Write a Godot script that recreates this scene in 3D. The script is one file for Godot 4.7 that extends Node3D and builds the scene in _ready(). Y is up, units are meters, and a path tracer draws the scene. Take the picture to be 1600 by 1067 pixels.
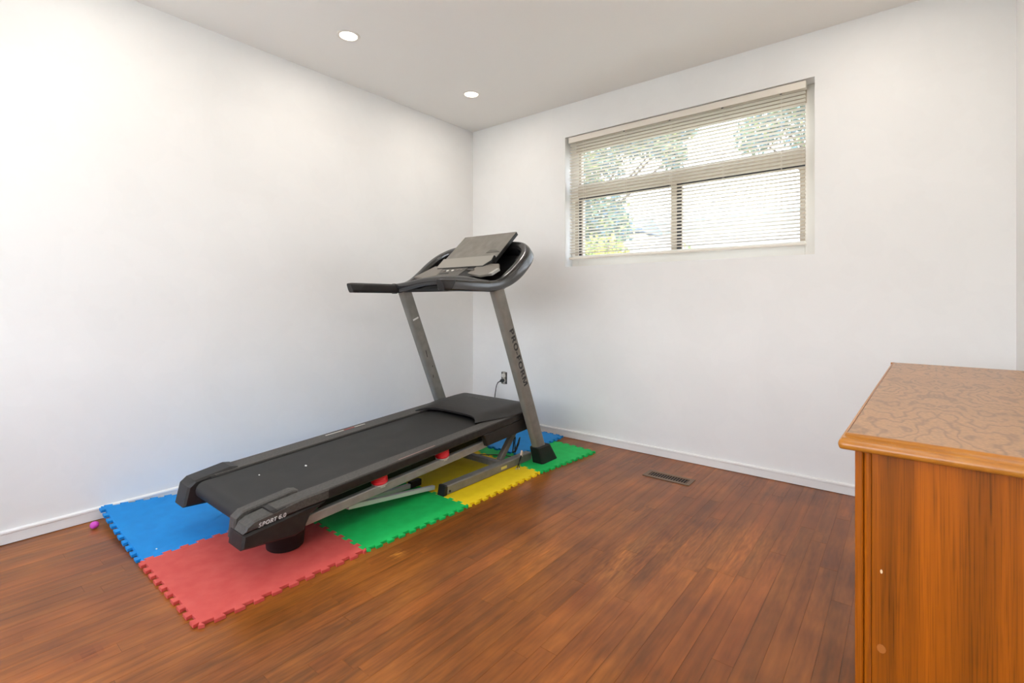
extends Node3D

var ORG := Vector3.ZERO          # base of the thing being built; meshes are stored relative to it
var used := {}
var no_uv: Callable
var uvf: Callable            # optional: world position, normal -> uv
var rng := RandomNumberGenerator.new()

# ---------------------------------------------------------------- naming and tagging
func numbered(n: String) -> String:
	if not used.has(n):
		used[n] = 0
		return n
	used[n] += 1
	return "%s_%03d" % [n, used[n]]

func tag(o: Node, label := "", category := "", group := "", kind := "") -> Node:
	if label != "": o.set_meta("label", label)
	if category != "": o.set_meta("category", category)
	if group != "": o.set_meta("group", group)
	if kind != "": o.set_meta("kind", kind)
	return o

func thing(called: String, at: Vector3, label: String, category: String, group := "") -> Node3D:
	var o := Node3D.new()
	o.name = numbered(called)
	add_child(o, true)
	o.position = at
	ORG = at
	tag(o, label, category, group)
	return o

func begin() -> SurfaceTool:
	var st := SurfaceTool.new()
	st.begin(Mesh.PRIMITIVE_TRIANGLES)
	return st

func part(called: String, st: SurfaceTool, m: Material, parent: Node = null) -> MeshInstance3D:
	st.generate_normals()
	if uvf.is_valid(): st.generate_tangents()
	var mi := MeshInstance3D.new()
	mi.mesh = st.commit()
	mi.material_override = m
	if parent == null:
		mi.name = numbered(called)
		add_child(mi, true)
		mi.position = ORG
	else:
		mi.name = called
		parent.add_child(mi, true)
	return mi

func struct(called: String, st: SurfaceTool, m: Material) -> MeshInstance3D:
	var o := part(called, st, m)
	o.set_meta("kind", "structure")
	return o

# ---------------------------------------------------------------- shapes
func faceo(st: SurfaceTool, p: Array, out: Vector3, smooth := false) -> void:
	var n: Vector3
	if p.size() == 3: n = (p[1] - p[0]).cross(p[2] - p[0])
	else: n = (p[2] - p[0]).cross(p[3] - p[1])
	if n.length() < 1e-12: return
	n = n.normalized()
	var q := p.duplicate()
	if n.dot(out) < 0.0:
		q.reverse()
		n = -n
	st.set_smooth_group(0 if smooth else -1)
	for i in range(1, q.size() - 1):
		for v in [q[0], q[i + 1], q[i]]:
			if uvf.is_valid(): st.set_uv(uvf.call(v, n))
			st.add_vertex(v - ORG)

func facec(st: SurfaceTool, p: Array, c: Vector3, smooth := false) -> void:
	var m := Vector3.ZERO
	for v in p: m += v
	faceo(st, p, m / p.size() - c, smooth)

# chamfered box
func cbox(st: SurfaceTool, t: Transform3D, s: Vector3, b := 0.002) -> void:
	var h := s * 0.5
	b = minf(b, minf(h.x, minf(h.y, h.z)) * 0.9)
	var P := {}
	for i in 8:
		var g := Vector3(1 if i & 1 else -1, 1 if i & 2 else -1, 1 if i & 4 else -1)
		P[i] = [t * Vector3(g.x * h.x, g.y * (h.y - b), g.z * (h.z - b)), t * Vector3(g.x * (h.x - b), g.y * h.y, g.z * (h.z - b)), t * Vector3(g.x * (h.x - b), g.y * (h.y - b), g.z * h.z)]
	var c := t.origin
	for a in 3:
		var u: int = [2, 1, 1][a]
		var v: int = [4, 4, 2][a]
		var w: int = [1, 2, 4][a]
		for s2 in [0, w]:
			facec(st, [P[s2][a], P[s2 + u][a], P[s2 + u + v][a], P[s2 + v][a]], c)
		# edges along axis a
		var b1: int = 1 if a == 0 else 0
		var b2: int = 1 if a == 2 else 2
		for e in [0, u, v, u + v]:
			facec(st, [P[e][b1], P[e][b2], P[e + w][b2], P[e + w][b1]], c)
	for i in 8: facec(st, [P[i][0], P[i][1], P[i][2]], c)

func box(st: SurfaceTool, lo: Vector3, hi: Vector3, b := 0.002) -> void:
	cbox(st, Transform3D(Basis(), (lo + hi) * 0.5), (hi - lo).abs(), b)

# box whose long axis runs from a to b2, w across, h high (h towards up)
func bar(st: SurfaceTool, a: Vector3, b2: Vector3, w: float, h: float, bev := 0.002, up := Vector3.UP) -> void:
	var z := (b2 - a).normalized()
	var x := up.cross(z).normalized()
	var y := z.cross(x)
	cbox(st, Transform3D(Basis(x, y, z), (a + b2) * 0.5), Vector3(w, h, a.distance_to(b2)), bev)

func inset(poly: PackedVector2Array, d: float) -> PackedVector2Array:   # poly counter-clockwise; moves inwards
	var n := poly.size()
	var r := PackedVector2Array()
	for i in n:
		var a := poly[(i + n - 1) % n]
		var b := poly[i]
		var c := poly[(i + 1) % n]
		var e1 := (b - a).normalized()
		var e2 := (c - b).normalized()
		var n1 := Vector2(-e1.y, e1.x)
		var n2 := Vector2(-e2.y, e2.x)
		var m := n1 + n2
		var l := maxf(m.length_squared(), 0.5)
		r.append(b + m * (2.0 * d / l))
	return r

func ccw(poly: PackedVector2Array) -> PackedVector2Array:
	if Geometry2D.is_polygon_clockwise(poly):
		var q := poly.duplicate()
		q.reverse()
		# Godot's test has y down: keep the one with positive area
		return q if area2(q) > 0 else poly
	return poly if area2(poly) > 0 else rev(poly)

func rev(p: PackedVector2Array) -> PackedVector2Array:
	var q := p.duplicate()
	q.reverse()
	return q

func area2(p: PackedVector2Array) -> float:
	var s := 0.0
	for i in p.size(): s += p[i].cross(p[(i + 1) % p.size()])
	return s

# polygon in the x-y plane of t, extruded +-depth/2 along its z, chamfered rims
func prism(st: SurfaceTool, poly_in: PackedVector2Array, t: Transform3D, depth: float, b := 0.002, bend = null, smooth := false) -> void:
	var poly := ccw(poly_in)
	var small := inset(poly, b) if b > 0.0 else poly
	var tri := Geometry2D.triangulate_polygon(small)
	var rings := []
	for k in 4:
		var z: float = [-depth / 2, -depth / 2 + b, depth / 2 - b, depth / 2][k]
		var src := small if k == 0 or k == 3 else poly
		var ring := []
		for v in src:
			var w: Vector3 = t * Vector3(v.x, v.y, z)
			ring.append(bend.call(w) if bend != null else w)
		rings.append(ring)
	var zd := t.basis.z.normalized()
	for i in range(0, tri.size(), 3):
		faceo(st, [rings[3][tri[i]], rings[3][tri[i + 1]], rings[3][tri[i + 2]]], zd)
		faceo(st, [rings[0][tri[i]], rings[0][tri[i + 1]], rings[0][tri[i + 2]]], -zd)
	var n := poly.size()
	for i in n:
		var j := (i + 1) % n
		var e := poly[j] - poly[i]
		var o2 := (t.basis * Vector3(e.y, -e.x, 0)).normalized()
		for k in 3:
			if b <= 0.0 and k != 1: continue
			var tilt: Vector3 = [-zd, Vector3.ZERO, zd][k]
			faceo(st, [rings[k][i], rings[k][j], rings[k + 1][j], rings[k + 1][i]], o2 + tilt, smooth and k == 1)

func rrect(w: float, h: float, r: float, n := 4) -> PackedVector2Array:
	var q := PackedVector2Array()
	for c in 4:
		var cx := (w / 2 - r) * (1 if c == 0 or c == 3 else -1)
		var cy := (h / 2 - r) * (1 if c < 2 else -1)
		for k in n + 1:
			var a := (c + float(k) / n) * PI / 2
			q.append(Vector2(cx + r * cos(a), cy + r * sin(a)))
	return q

func circ(r: float, n := 10) -> PackedVector2Array:
	var q := PackedVector2Array()
	for k in n: q.append(Vector2(cos(TAU * k / n), sin(TAU * k / n)) * r)
	return q

# sections swept along a path with parallel-transport frames; scale and shear per point optional
func sweep(st: SurfaceTool, path: Array, sect: PackedVector2Array, up := Vector3.UP, scales := [], shear0 := 0.0, shear1 := 0.0, caps := true) -> void:
	var n := path.size()
	var m := sect.size()
	var u := up
	var rings := []
	for i in n:
		var t: Vector3 = (path[mini(i + 1, n - 1)] - path[maxi(i - 1, 0)]).normalized()
		u = (u - t * u.dot(t)).normalized()
		var s := t.cross(u)
		var sc: float = scales[i] if scales.size() > i else 1.0
		var sh := shear0 if i == 0 else (shear1 if i == n - 1 else 0.0)
		var ring := []
		for v in sect: ring.append(path[i] + s * v.x * sc + u * v.y * sc + t * sh * v.y)
		rings.append(ring)
	for i in n - 1:
		var c: Vector3 = (path[i] + path[i + 1]) * 0.5
		for k in m:
			var l := (k + 1) % m
			facec(st, [rings[i][k], rings[i][l], rings[i + 1][l], rings[i + 1][k]], c, true)
	if caps:
		for e in [0, n - 1]:
			var o: Vector3 = path[0] - path[1] if e == 0 else path[n - 1] - path[n - 2]
			for k in m: faceo(st, [path[e], rings[e][k], rings[e][(k + 1) % m]], o)

func smoothed(pts: Array, per := 6) -> Array:
	var r := []
	var n := pts.size()
	for i in n - 1:
		var p0: Vector3 = pts[maxi(i - 1, 0)]
		var p1: Vector3 = pts[i]
		var p2: Vector3 = pts[i + 1]
		var p3: Vector3 = pts[mini(i + 2, n - 1)]
		for k in per: r.append(p1.cubic_interpolate(p2, p0, p3, float(k) / per))
	r.append(pts[n - 1])
	return r

func tube(st: SurfaceTool, pts: Array, r: float, n := 8) -> void:
	sweep(st, pts, circ(r, n), Vector3(0.13, 0.92, 0.31))

# profile of (radius, height) turned about the y axis of t
func lathe(st: SurfaceTool, prof: Array, t: Transform3D, n := 24, smooth := true) -> void:
	for i in prof.size() - 1:
		var a: Vector2 = prof[i]
		var b: Vector2 = prof[i + 1]
		var e := b - a
		for k in n:
			var q := []
			for w in [[a, k], [a, k + 1], [b, k + 1], [b, k]]:
				var an: float = TAU * w[1] / n
				q.append(t * Vector3(w[0].x * cos(an), w[0].y, w[0].x * sin(an)))
			var am := TAU * (k + 0.5) / n
			var od := t.basis * Vector3(e.y * cos(am), -e.x, e.y * sin(am))
			if a.x < 1e-6: q.remove_at(1)
			elif b.x < 1e-6: q.remove_at(3)
			faceo(st, q, od, smooth)

# rectangular grid of points -> surface
func sheet(st: SurfaceTool, rows: Array, out: Vector3, smooth := true) -> void:
	for i in rows.size() - 1:
		for j in rows[i].size() - 1:
			faceo(st, [rows[i][j], rows[i][j + 1], rows[i + 1][j + 1], rows[i + 1][j]], out, smooth)

func lettering(parent: Node, text: String, size: float, t: Transform3D, m: Material, depth := 0.0012) -> MeshInstance3D:
	var f := SystemFont.new()
	f.font_names = PackedStringArray(["Droid Sans"])
	f.font_weight = 700
	var tm := TextMesh.new()
	tm.text = text
	tm.font = f
	tm.font_size = 64
	tm.pixel_size = size / 46.0       # size = cap height
	tm.depth = depth
	var mi := MeshInstance3D.new()
	mi.name = "lettering"
	mi.mesh = tm
	mi.material_override = m
	mi.transform = Transform3D(t.basis, t.origin - ORG)
	parent.add_child(mi, true)
	return mi

# ---------------------------------------------------------------- materials
func mat(c: Color, rough := 0.5, metal := 0.0, spec := 0.5) -> StandardMaterial3D:
	var m := StandardMaterial3D.new()
	m.albedo_color = c
	m.roughness = rough
	m.metallic = metal
	m.metallic_specular = spec
	return m

func noise_tex(seed_: int, freq: float, lo: Color, hi: Color, size := 256, oct := 4) -> NoiseTexture2D:
	var n := FastNoiseLite.new()
	n.seed = seed_
	n.frequency = freq
	n.fractal_octaves = oct
	var g := Gradient.new()
	g.set_color(0, lo)
	g.set_color(1, hi)
	var t := NoiseTexture2D.new()
	t.width = size
	t.height = size
	t.seamless = true
	t.noise = n
	t.color_ramp = g
	return t

# a surface with a soft mottle (worn plastic, scuffed foam, rolled paint)
func mottled(lo: Color, hi: Color, rough: float, scale: float, seed_: int, freq := 0.02, metal := 0.0) -> StandardMaterial3D:
	var m := mat(Color.WHITE, rough, metal)
	m.albedo_texture = noise_tex(seed_, freq, lo, hi)
	m.uv1_triplanar = true
	m.uv1_scale = Vector3.ONE * scale
	return m

func s8(r: int, g: int, b: int) -> Color:
	return Color8(r, g, b)

func bytes_of(seed_: int, fx: float, w: int, h: int, ow: int, oh: int, oct := 4, kind := FastNoiseLite.TYPE_SIMPLEX_SMOOTH) -> PackedByteArray:
	var n := FastNoiseLite.new()
	n.seed = seed_
	n.frequency = fx
	n.fractal_octaves = oct
	n.noise_type = kind
	var im := n.get_image(w, h, false, false, true)
	im.convert(Image.FORMAT_L8)
	im.resize(ow, oh, Image.INTERPOLATE_BILINEAR)
	return im.get_data()

func tex_from(data: PackedByteArray, w: int, h: int) -> ImageTexture:
	return ImageTexture.create_from_image(Image.create_from_data(w, h, false, Image.FORMAT_RGB8, data))

# ---------------------------------------------------------------- constants of the place
const RX := 3.26       # room width (x), left wall at x = 0
const RZ := 4.1        # room length (z), window wall at z = 0
const RH := 2.44

func _ready() -> void:
	rng.seed = 7
	# ---- camera
	var cam := Camera3D.new()
	cam.name = "camera"
	add_child(cam)
	cam.position = Vector3(2.883, 1.0, 3.052)
	cam.rotation.y = deg_to_rad(38.8)
	var nearp := 0.05
	cam.set_frustum(1067.0 / 765.0 * nearp, Vector2(0, -63.5 / 765.0 * nearp), nearp, 200.0)
	cam.current = true
	# ---- sky, exposure
	var env := Environment.new()
	var sky := Sky.new()
	var psm := ProceduralSkyMaterial.new()
	psm.sky_top_color = s8(180, 203, 232)
	psm.sky_horizon_color = s8(246, 247, 247)
	psm.sky_curve = 0.25
	psm.ground_horizon_color = s8(225, 225, 220)
	psm.ground_bottom_color = s8(120, 120, 110)
	psm.sun_angle_max = 0.0
	psm.sky_energy_multiplier = 2.5
	psm.ground_energy_multiplier = 1.0
	sky.sky_material = psm
	env.background_mode = Environment.BG_SKY
	env.sky = sky
	env.tonemap_mode = Environment.TONE_MAPPER_LINEAR
	env.tonemap_exposure = 1.3
	env.sdfgi_enabled = true
	env.ssao_enabled = true
	env.ssil_enabled = true
	var we := WorldEnvironment.new()
	we.name = "environment"
	we.environment = env
	add_child(we)
	# ---- sun, behind the house: lights the garden, not the room
	var sun := DirectionalLight3D.new()
	sun.name = "sun"
	sun.light_energy = 2.2
	sun.light_color = Color(1.0, 0.96, 0.86)
	sun.light_angular_distance = 0.5
	sun.shadow_enabled = true
	add_child(sun)
	sun.look_at_from_position(Vector3(9, 10, 0.12), Vector3.ZERO)

	room()
	pot_lights()
	window()
	floor_mats()
	treadmill()
	outlet_and_cords()
	dresser()
	small_things()
	garden()

# ================================================================ room shell
func room() -> void:
	ORG = Vector3.ZERO
	var paint := mottled(s8(236, 235, 232), s8(240, 239, 236), 0.55, 0.7, 3, 0.01)
	var st := begin()
	box(st, Vector3(-0.15, -0.1, -0.15), Vector3(0, RH + 0.1, RZ + 0.15), 0)
	struct("wall_left", st, paint)
	st = begin()
	box(st, Vector3(RX, -0.1, -0.15), Vector3(RX + 0.15, RH + 0.1, RZ + 0.15), 0)
	struct("wall_right", st, paint)
	st = begin()
	box(st, Vector3(0, -0.1, RZ), Vector3(0.45, RH + 0.1, RZ + 0.15), 0)
	box(st, Vector3(2.95, -0.1, RZ), Vector3(RX, RH + 0.1, RZ + 0.15), 0)
	box(st, Vector3(0.45, -0.1, RZ), Vector3(2.95, 0.7, RZ + 0.15), 0)
	box(st, Vector3(0.45, 2.2, RZ), Vector3(2.95, RH + 0.1, RZ + 0.15), 0)
	struct("wall_front", st, paint)  # its opening is made for the added fill window
	# window wall, with its opening
	st = begin()
	var o := [0.931, 2.504, 1.25, 2.2]
	box(st, Vector3(0, -0.1, -0.15), Vector3(o[0], RH + 0.1, 0), 0)
	box(st, Vector3(o[1], -0.1, -0.15), Vector3(RX, RH + 0.1, 0), 0)
	box(st, Vector3(o[0], -0.1, -0.15), Vector3(o[1], o[2], 0), 0)
	box(st, Vector3(o[0], o[3], -0.15), Vector3(o[1], RH + 0.1, 0), 0)
	struct("wall_back", st, paint)
	var cp := mat(s8(243, 240, 234), 0.8)
	st = begin()
	box(st, Vector3(-0.15, RH, -0.15), Vector3(RX + 0.15, RH + 0.15, RZ + 0.15), 0)
	struct("ceiling", st, cp)
	# baseboards: low boards with a small rounded top bead
	var bp := mat(s8(238, 236, 232), 0.4)
	var runs := {
		"baseboard_left": [Vector3(0, 0, 0), Vector3(0, 0, RZ), Vector3(1, 0, 0)],
		"baseboard_back": [Vector3(0, 0, 0), Vector3(RX, 0, 0), Vector3(0, 0, 1)],
		"baseboard_right": [Vector3(RX, 0, 0), Vector3(RX, 0, RZ), Vector3(-1, 0, 0)]}
	for k in runs:
		var a: Vector3 = runs[k][0]
		var b: Vector3 = runs[k][1]
		var n: Vector3 = runs[k][2]
		st = begin()
		var prof := PackedVector2Array([Vector2(0, 0.003), Vector2(0.011, 0.003), Vector2(0.011, 0.043), Vector2(0.014, 0.046), Vector2(0.014, 0.053), Vector2(0.011, 0.056), Vector2(0.0, 0.058)])
		prism(st, prof, Transform3D(Basis(n, Vector3.UP, n.cross(Vector3.UP)), (a + b) * 0.5), a.distance_to(b), 0)
		struct(k, st, bp)
	floorboards()

func floorboards() -> void:
	# one texture for the whole floor: every board its own grain and tone, worn patches over all
	var W := 1600
	var H := 2048
	var g1 := bytes_of(11, 0.045, W, 96, W, H, 4)
	var g2 := bytes_of(12, 0.16, W, 300, W, H, 3)
	var wear := bytes_of(13, 0.012, 400, 512, W, H, 4)
	var blot := bytes_of(14, 0.05, 400, 300, W, H, 4)
	var data := PackedByteArray()
	data.resize(W * H * 3)
	var boards := []
	var strip := 0.0572
	var x := 0.0
	while x < RX - 0.001:
		var x1 := minf(x + strip, RX)
		var z := -rng.randf() * 0.7
		while z < RZ:
			var z1 := z + rng.randf_range(0.5, 1.35)
			if RZ - z1 < 0.2: z1 = RZ
			boards.append([x, x1, maxf(z, 0.0), minf(z1, RZ), rng.randf(), rng.randi_range(0, 4000), rng.randf()])
			z = z1
		x = x1
	# worn places: x, z, half length x, half length z, lighter (+) or darker (-)
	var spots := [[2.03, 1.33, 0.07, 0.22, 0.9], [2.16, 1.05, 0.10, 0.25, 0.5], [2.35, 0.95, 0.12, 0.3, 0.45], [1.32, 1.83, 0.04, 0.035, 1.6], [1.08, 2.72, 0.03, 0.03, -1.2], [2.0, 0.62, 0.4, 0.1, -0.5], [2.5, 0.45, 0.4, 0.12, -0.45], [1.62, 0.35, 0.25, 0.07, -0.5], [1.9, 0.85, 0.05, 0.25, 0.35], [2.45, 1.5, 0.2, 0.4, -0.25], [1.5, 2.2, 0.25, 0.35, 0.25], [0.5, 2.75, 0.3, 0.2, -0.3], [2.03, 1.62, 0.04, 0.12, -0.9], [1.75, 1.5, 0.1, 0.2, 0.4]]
	var sm := PackedFloat32Array()
	sm.resize(200 * 256)
	for j in 256:
		for i in 200:
			var px := (i + 0.5) / 200.0 * RX
			var pz := (j + 0.5) / 256.0 * RZ
			var s := 0.0
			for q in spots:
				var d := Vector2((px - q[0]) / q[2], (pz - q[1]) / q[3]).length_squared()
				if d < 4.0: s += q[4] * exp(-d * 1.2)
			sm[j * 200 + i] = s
	for b in boards:
		var c0 := int(b[0] / RX * W)
		var c1 := int(b[1] / RX * W)
		var r0 := int(b[2] / RZ * H)
		var r1 := int(b[3] / RZ * H)
		var tone: float = 0.945 + b[4] * 0.11
		var red: float = (b[6] - 0.5) * 0.05
		var off: int = b[5]
		for r in range(r0, mini(r1, H)):
			var gr := ((r + off) % H) * W
			var row := r * W
			var sr := (r >> 3) * 200
			for c in range(c0, mini(c1, W)):
				var gc := (c + off * 7) % W
				var f := (g1[gr + gc] - 128) * 0.0012 + (g2[gr + gc] - 128) * 0.0007
				var w := (wear[row + c] - 120) * 0.0026 + (blot[row + c] - 128) * 0.0012
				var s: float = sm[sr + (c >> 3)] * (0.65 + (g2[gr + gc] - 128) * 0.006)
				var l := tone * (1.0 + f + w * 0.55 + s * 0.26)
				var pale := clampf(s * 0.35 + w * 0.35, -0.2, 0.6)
				var k := (row + c) * 3
				data[k] = clampi(int(139.0 * l * (1.0 + red * 0.3 + pale * 0.05)), 0, 255)
				data[k + 1] = clampi(int(79.0 * l * (1.0 - red * 0.7 + pale * 0.38)), 0, 255)
				data[k + 2] = clampi(int(30.0 * l * (1.0 - red + pale * 0.6)), 0, 255)
	var m := mat(Color.WHITE, 0.30, 0.0, 0.4)
	m.albedo_texture = tex_from(data, W, H)
	m.roughness = 0.29
	var sub := begin()
	ORG = Vector3.ZERO
	box(sub, Vector3(-0.15, -0.12, -0.15), Vector3(RX + 0.15, -0.0006, RZ + 0.15), 0)
	var fl := struct("floor", sub, mat(s8(48, 26, 16), 0.7))
	uvf = func(p: Vector3, _n: Vector3) -> Vector2: return Vector2(p.x / RX, p.z / RZ)
	for b in boards:
		var st := begin()
		var g := 0.00015
		var top := rng.randf_range(-0.00005, 0.00005)
		var x0: float = b[0] + g
		var x1: float = b[1] - g
		var z0: float = b[2] + g
		var z1: float = b[3] - g
		var bv := 0.0002
		var hi := [Vector3(x0 + bv, top, z0 + bv), Vector3(x1 - bv, top, z0 + bv), Vector3(x1 - bv, top, z1 - bv), Vector3(x0 + bv, top, z1 - bv)]
		var lo := [Vector3(x0, -0.0008, z0), Vector3(x1, -0.0008, z0), Vector3(x1, -0.0008, z1), Vector3(x0, -0.0008, z1)]
		var cc := Vector3((x0 + x1) / 2, -0.05, (z0 + z1) / 2)
		faceo(st, hi, Vector3.UP)
		for i in 4: facec(st, [lo[i], lo[(i + 1) % 4], hi[(i + 1) % 4], hi[i]], cc)
		part("plank", st, m, fl)
	uvf = no_uv

# ================================================================ recessed lights
func pot_lights() -> void:
	var trim := mat(s8(235, 230, 222), 0.5)
	var glow := mat(Color.WHITE, 0.5)
	glow.emission_enabled = true
	glow.emission = Color(1.0, 0.95, 0.87)
	glow.emission_energy_multiplier = 2.5
	var spots := [Vector2(0.524, 1.536), Vector2(0.524, 0.57), Vector2(0.524, 2.5), Vector2(0.524, 3.47), Vector2(2.73, 0.57), Vector2(2.73, 1.536), Vector2(2.73, 2.5), Vector2(2.73, 3.47)]  # first two in view; the other six unseen, placed to light the room
	for i in spots.size():
		var at := Vector3(spots[i].x, RH, spots[i].y)
		var lab := ""
		if i == 0: lab = "glowing round recessed ceiling light nearer the camera, above the left wall's middle"
		elif i == 1: lab = "glowing round recessed ceiling light nearest the room corner, above the treadmill console"
		else: lab = ["unseen round recessed ceiling light over the treadmill's rear end", "unseen round recessed ceiling light by the left wall, behind the camera", "unseen round recessed ceiling light near the right end of the blind's window", "unseen round recessed ceiling light straight above the dresser's middle", "unseen round recessed ceiling light above the dresser's near end", "unseen round recessed ceiling light by the right wall, near the added window"][i - 2]
		var t := thing("ceiling_light", at, lab, "light", "recessed lights in the ceiling")
		var st := begin()
		lathe(st, [Vector2(0.047, -0.001), Vector2(0.049, -0.0045), Vector2(0.058, -0.0035), Vector2(0.062, 0.0)], Transform3D(Basis(), at), 32)
		part("trim_ring", st, trim, t)
		st = begin()
		lathe(st, [Vector2(0.0, -0.004), Vector2(0.04, -0.0038), Vector2(0.0465, -0.0025), Vector2(0.047, 0.0)], Transform3D(Basis(), at), 32)
		part("diffuser", st, glow, t)
		var l := AreaLight3D.new()
		l.name = "lamp"
		l.area_size = Vector2(0.09, 0.09)
		l.light_energy = 0.24
		l.light_color = Color(1.0, 0.965, 0.93)
		l.light_specular = 0.5
		l.area_range = 12.0
		l.shadow_enabled = true
		t.add_child(l)
		l.position = Vector3(0, -0.008, 0)
		l.rotation.x = -PI / 2

# ================================================================ window and blind
func window() -> void:
	ORG = Vector3.ZERO
	var cream := mat(s8(230, 225, 215), 0.5)
	var taupe := mat(s8(188, 174, 154), 0.5)
	var dark := mat(s8(50, 48, 48), 0.6)
	var wn := Node3D.new()
	wn.name = "window_1"
	wn.set_meta("kind", "structure")
	add_child(wn)
	var x0 := 0.931
	var x1 := 2.504
	var zb := -0.145
	var zf := -0.095
	var st := begin()
	box(st, Vector3(x0, 1.25, zb), Vector3(0.985, 2.2, zf), 0.003)
	box(st, Vector3(2.447, 1.25, zb), Vector3(x1, 2.2, zf), 0.003)
	box(st, Vector3(0.985, 2.118, zb), Vector3(2.447, 2.2, zf), 0.003)
	box(st, Vector3(0.985, 1.25, zb), Vector3(2.447, 1.335, zf), 0.003)
	part("window_frame", st, cream, wn)
	st = begin()
	box(st, Vector3(0.985, 1.762, zb), Vector3(2.447, 1.847, zf + 0.005), 0.003)
	part("transom", st, taupe, wn)
	st = begin()
	box(st, Vector3(1.684, 1.335, -0.135), Vector3(1.722, 1.762, zf), 0.003)
	part("mullion", st, taupe, wn)
	# lower sliding sashes: dark rubber edges
	st = begin()
	box(st, Vector3(1.722, 1.335, -0.14), Vector3(1.750, 1.762, -0.105), 0.001)
	box(st, Vector3(0.985, 1.335, -0.14), Vector3(1.0, 1.762, -0.105), 0.001)
	box(st, Vector3(1.0, 1.750, -0.14), Vector3(2.447, 1.762, -0.105), 0.001)
	part("sash_seal", st, dark, wn)
	st = begin()
	box(st, Vector3(1.750, 1.335, -0.14), Vector3(1.756, 1.75, -0.11), 0.001)
	box(st, Vector3(2.42, 1.335, -0.14), Vector3(2.447, 1.75, -0.1), 0.001)
	box(st, Vector3(0.960, 1.335, -0.094), Vector3(0.986, 1.75, -0.092), 0.001)
	box(st, Vector3(0.970, 2.10, -0.13), Vector3(2.455, 2.19, -0.092), 0.001)
	box(st, Vector3(1.004, 1.335, -0.14), Vector3(1.015, 1.75, -0.11), 0.001)
	box(st, Vector3(0.985, 1.847, -0.14), Vector3(1.005, 2.118, -0.105), 0.001)
	part("sash_frame", st, taupe, wn)
	var glass := mat(Color(0.95, 0.97, 1.0, 0.06), 0.0)
	glass.transparency = BaseMaterial3D.TRANSPARENCY_ALPHA
	for g in [[0.985, 2.447, 1.847, 2.118, -0.125], [1.0, 1.68, 1.335, 1.752, -0.128], [1.73, 2.43, 1.335, 1.752, -0.118]]:
		st = begin()
		box(st, Vector3(g[0], g[2], g[4] - 0.002), Vector3(g[1], g[3], g[4] + 0.002), 0)
		part("pane", st, glass, wn)
	# wide window added out of view behind the camera, as daylight fill
	var w2 := Node3D.new()
	w2.name = "window_2"
	w2.set_meta("kind", "structure")
	add_child(w2)
	st = begin()
	box(st, Vector3(0.45, 0.7, RZ + 0.08), Vector3(0.5, 2.2, RZ + 0.14), 0.003)
	box(st, Vector3(2.9, 0.7, RZ + 0.08), Vector3(2.95, 2.2, RZ + 0.14), 0.003)
	box(st, Vector3(0.5, 2.15, RZ + 0.08), Vector3(2.9, 2.2, RZ + 0.14), 0.003)
	box(st, Vector3(0.5, 0.7, RZ + 0.08), Vector3(2.9, 0.75, RZ + 0.14), 0.003)
	box(st, Vector3(1.68, 0.75, RZ + 0.08), Vector3(1.72, 2.15, RZ + 0.14), 0.003)
	part("window_frame", st, cream, w2)
	for g in [[0.5, 1.68], [1.72, 2.9]]:
		st = begin()
		box(st, Vector3(g[0], 0.75, RZ + 0.108), Vector3(g[1], 2.15, RZ + 0.112), 0)
		part("pane", st, glass, w2)
	# blind
	var bx0 := 0.952
	var bx1 := 2.462
	var bz := -0.03
	var t := thing("venetian_blind", Vector3((bx0 + bx1) / 2, 2.2, bz), "cream venetian blind with open slats, hung in the window recess", "blind")
	var slatm := mat(s8(234, 226, 212), 0.5)
	st = begin()
	box(st, Vector3(bx0, 2.155, -0.047), Vector3(bx1, 2.1965, -0.012), 0.002)
	part("headrail", st, slatm, t)
	st = begin()
	box(st, Vector3(bx0, 1.303, -0.043), Vector3(bx1, 1.317, -0.017), 0.003)
	part("bottom_rail", st, slatm, t)
	# one curved slat, shared
	st = begin()
	var up := []
	var dn := []
	for i in 6:
		var f := i / 5.0 - 0.5
		var zz := bz + f * 0.0255
		var yy := 2.2 + 0.0014 * (1.0 - 4.0 * f * f) - f * -0.0058
		up.append([Vector3(bx0 + 0.004, yy, zz), Vector3(bx1 - 0.004, yy, zz)])
		dn.append([Vector3(bx0 + 0.004, yy - 0.0006, zz), Vector3(bx1 - 0.004, yy - 0.0006, zz)])
	sheet(st, up, Vector3.UP)
	sheet(st, dn, Vector3.DOWN)
	for e in [0, 5]: faceo(st, [up[e][0], up[e][1], dn[e][1], dn[e][0]], Vector3(0, 0, -1 if e == 0 else 1))
	var slat := part("slat", st, slatm, t)
	var ys := []
	var y := 2.139
	while y > 1.42:
		ys.append(y)
		y -= 0.0216
	while y > 1.33:
		ys.append(y)
		y -= 0.0195
	for i in ys.size():
		var s: MeshInstance3D = slat if i == 0 else slat.duplicate()
		if i > 0:
			s.name = "slat"
			t.add_child(s, true)
		s.position.y = ys[i] - 2.2
	var cordm := mat(s8(235, 230, 220), 0.7)
	for cx in [1.075, 1.395, 1.71, 2.03, 2.341]:
		st = begin()
		for cz in [bz - 0.0135, bz + 0.0135]:
			box(st, Vector3(cx - 0.0007, 1.31, cz - 0.0005), Vector3(cx + 0.0007, 2.16, cz + 0.0005), 0)
		part("ladder_cord", st, cordm, t)
	for cx in [1.395, 1.71, 2.03, 2.341]:
		st = begin()
		box(st, Vector3(cx - 0.006, 2.147, -0.0125), Vector3(cx + 0.006, 2.155, -0.0105), 0.001)
		part("headrail_clip", st, mat(s8(110, 104, 98), 0.6), t)

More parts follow.
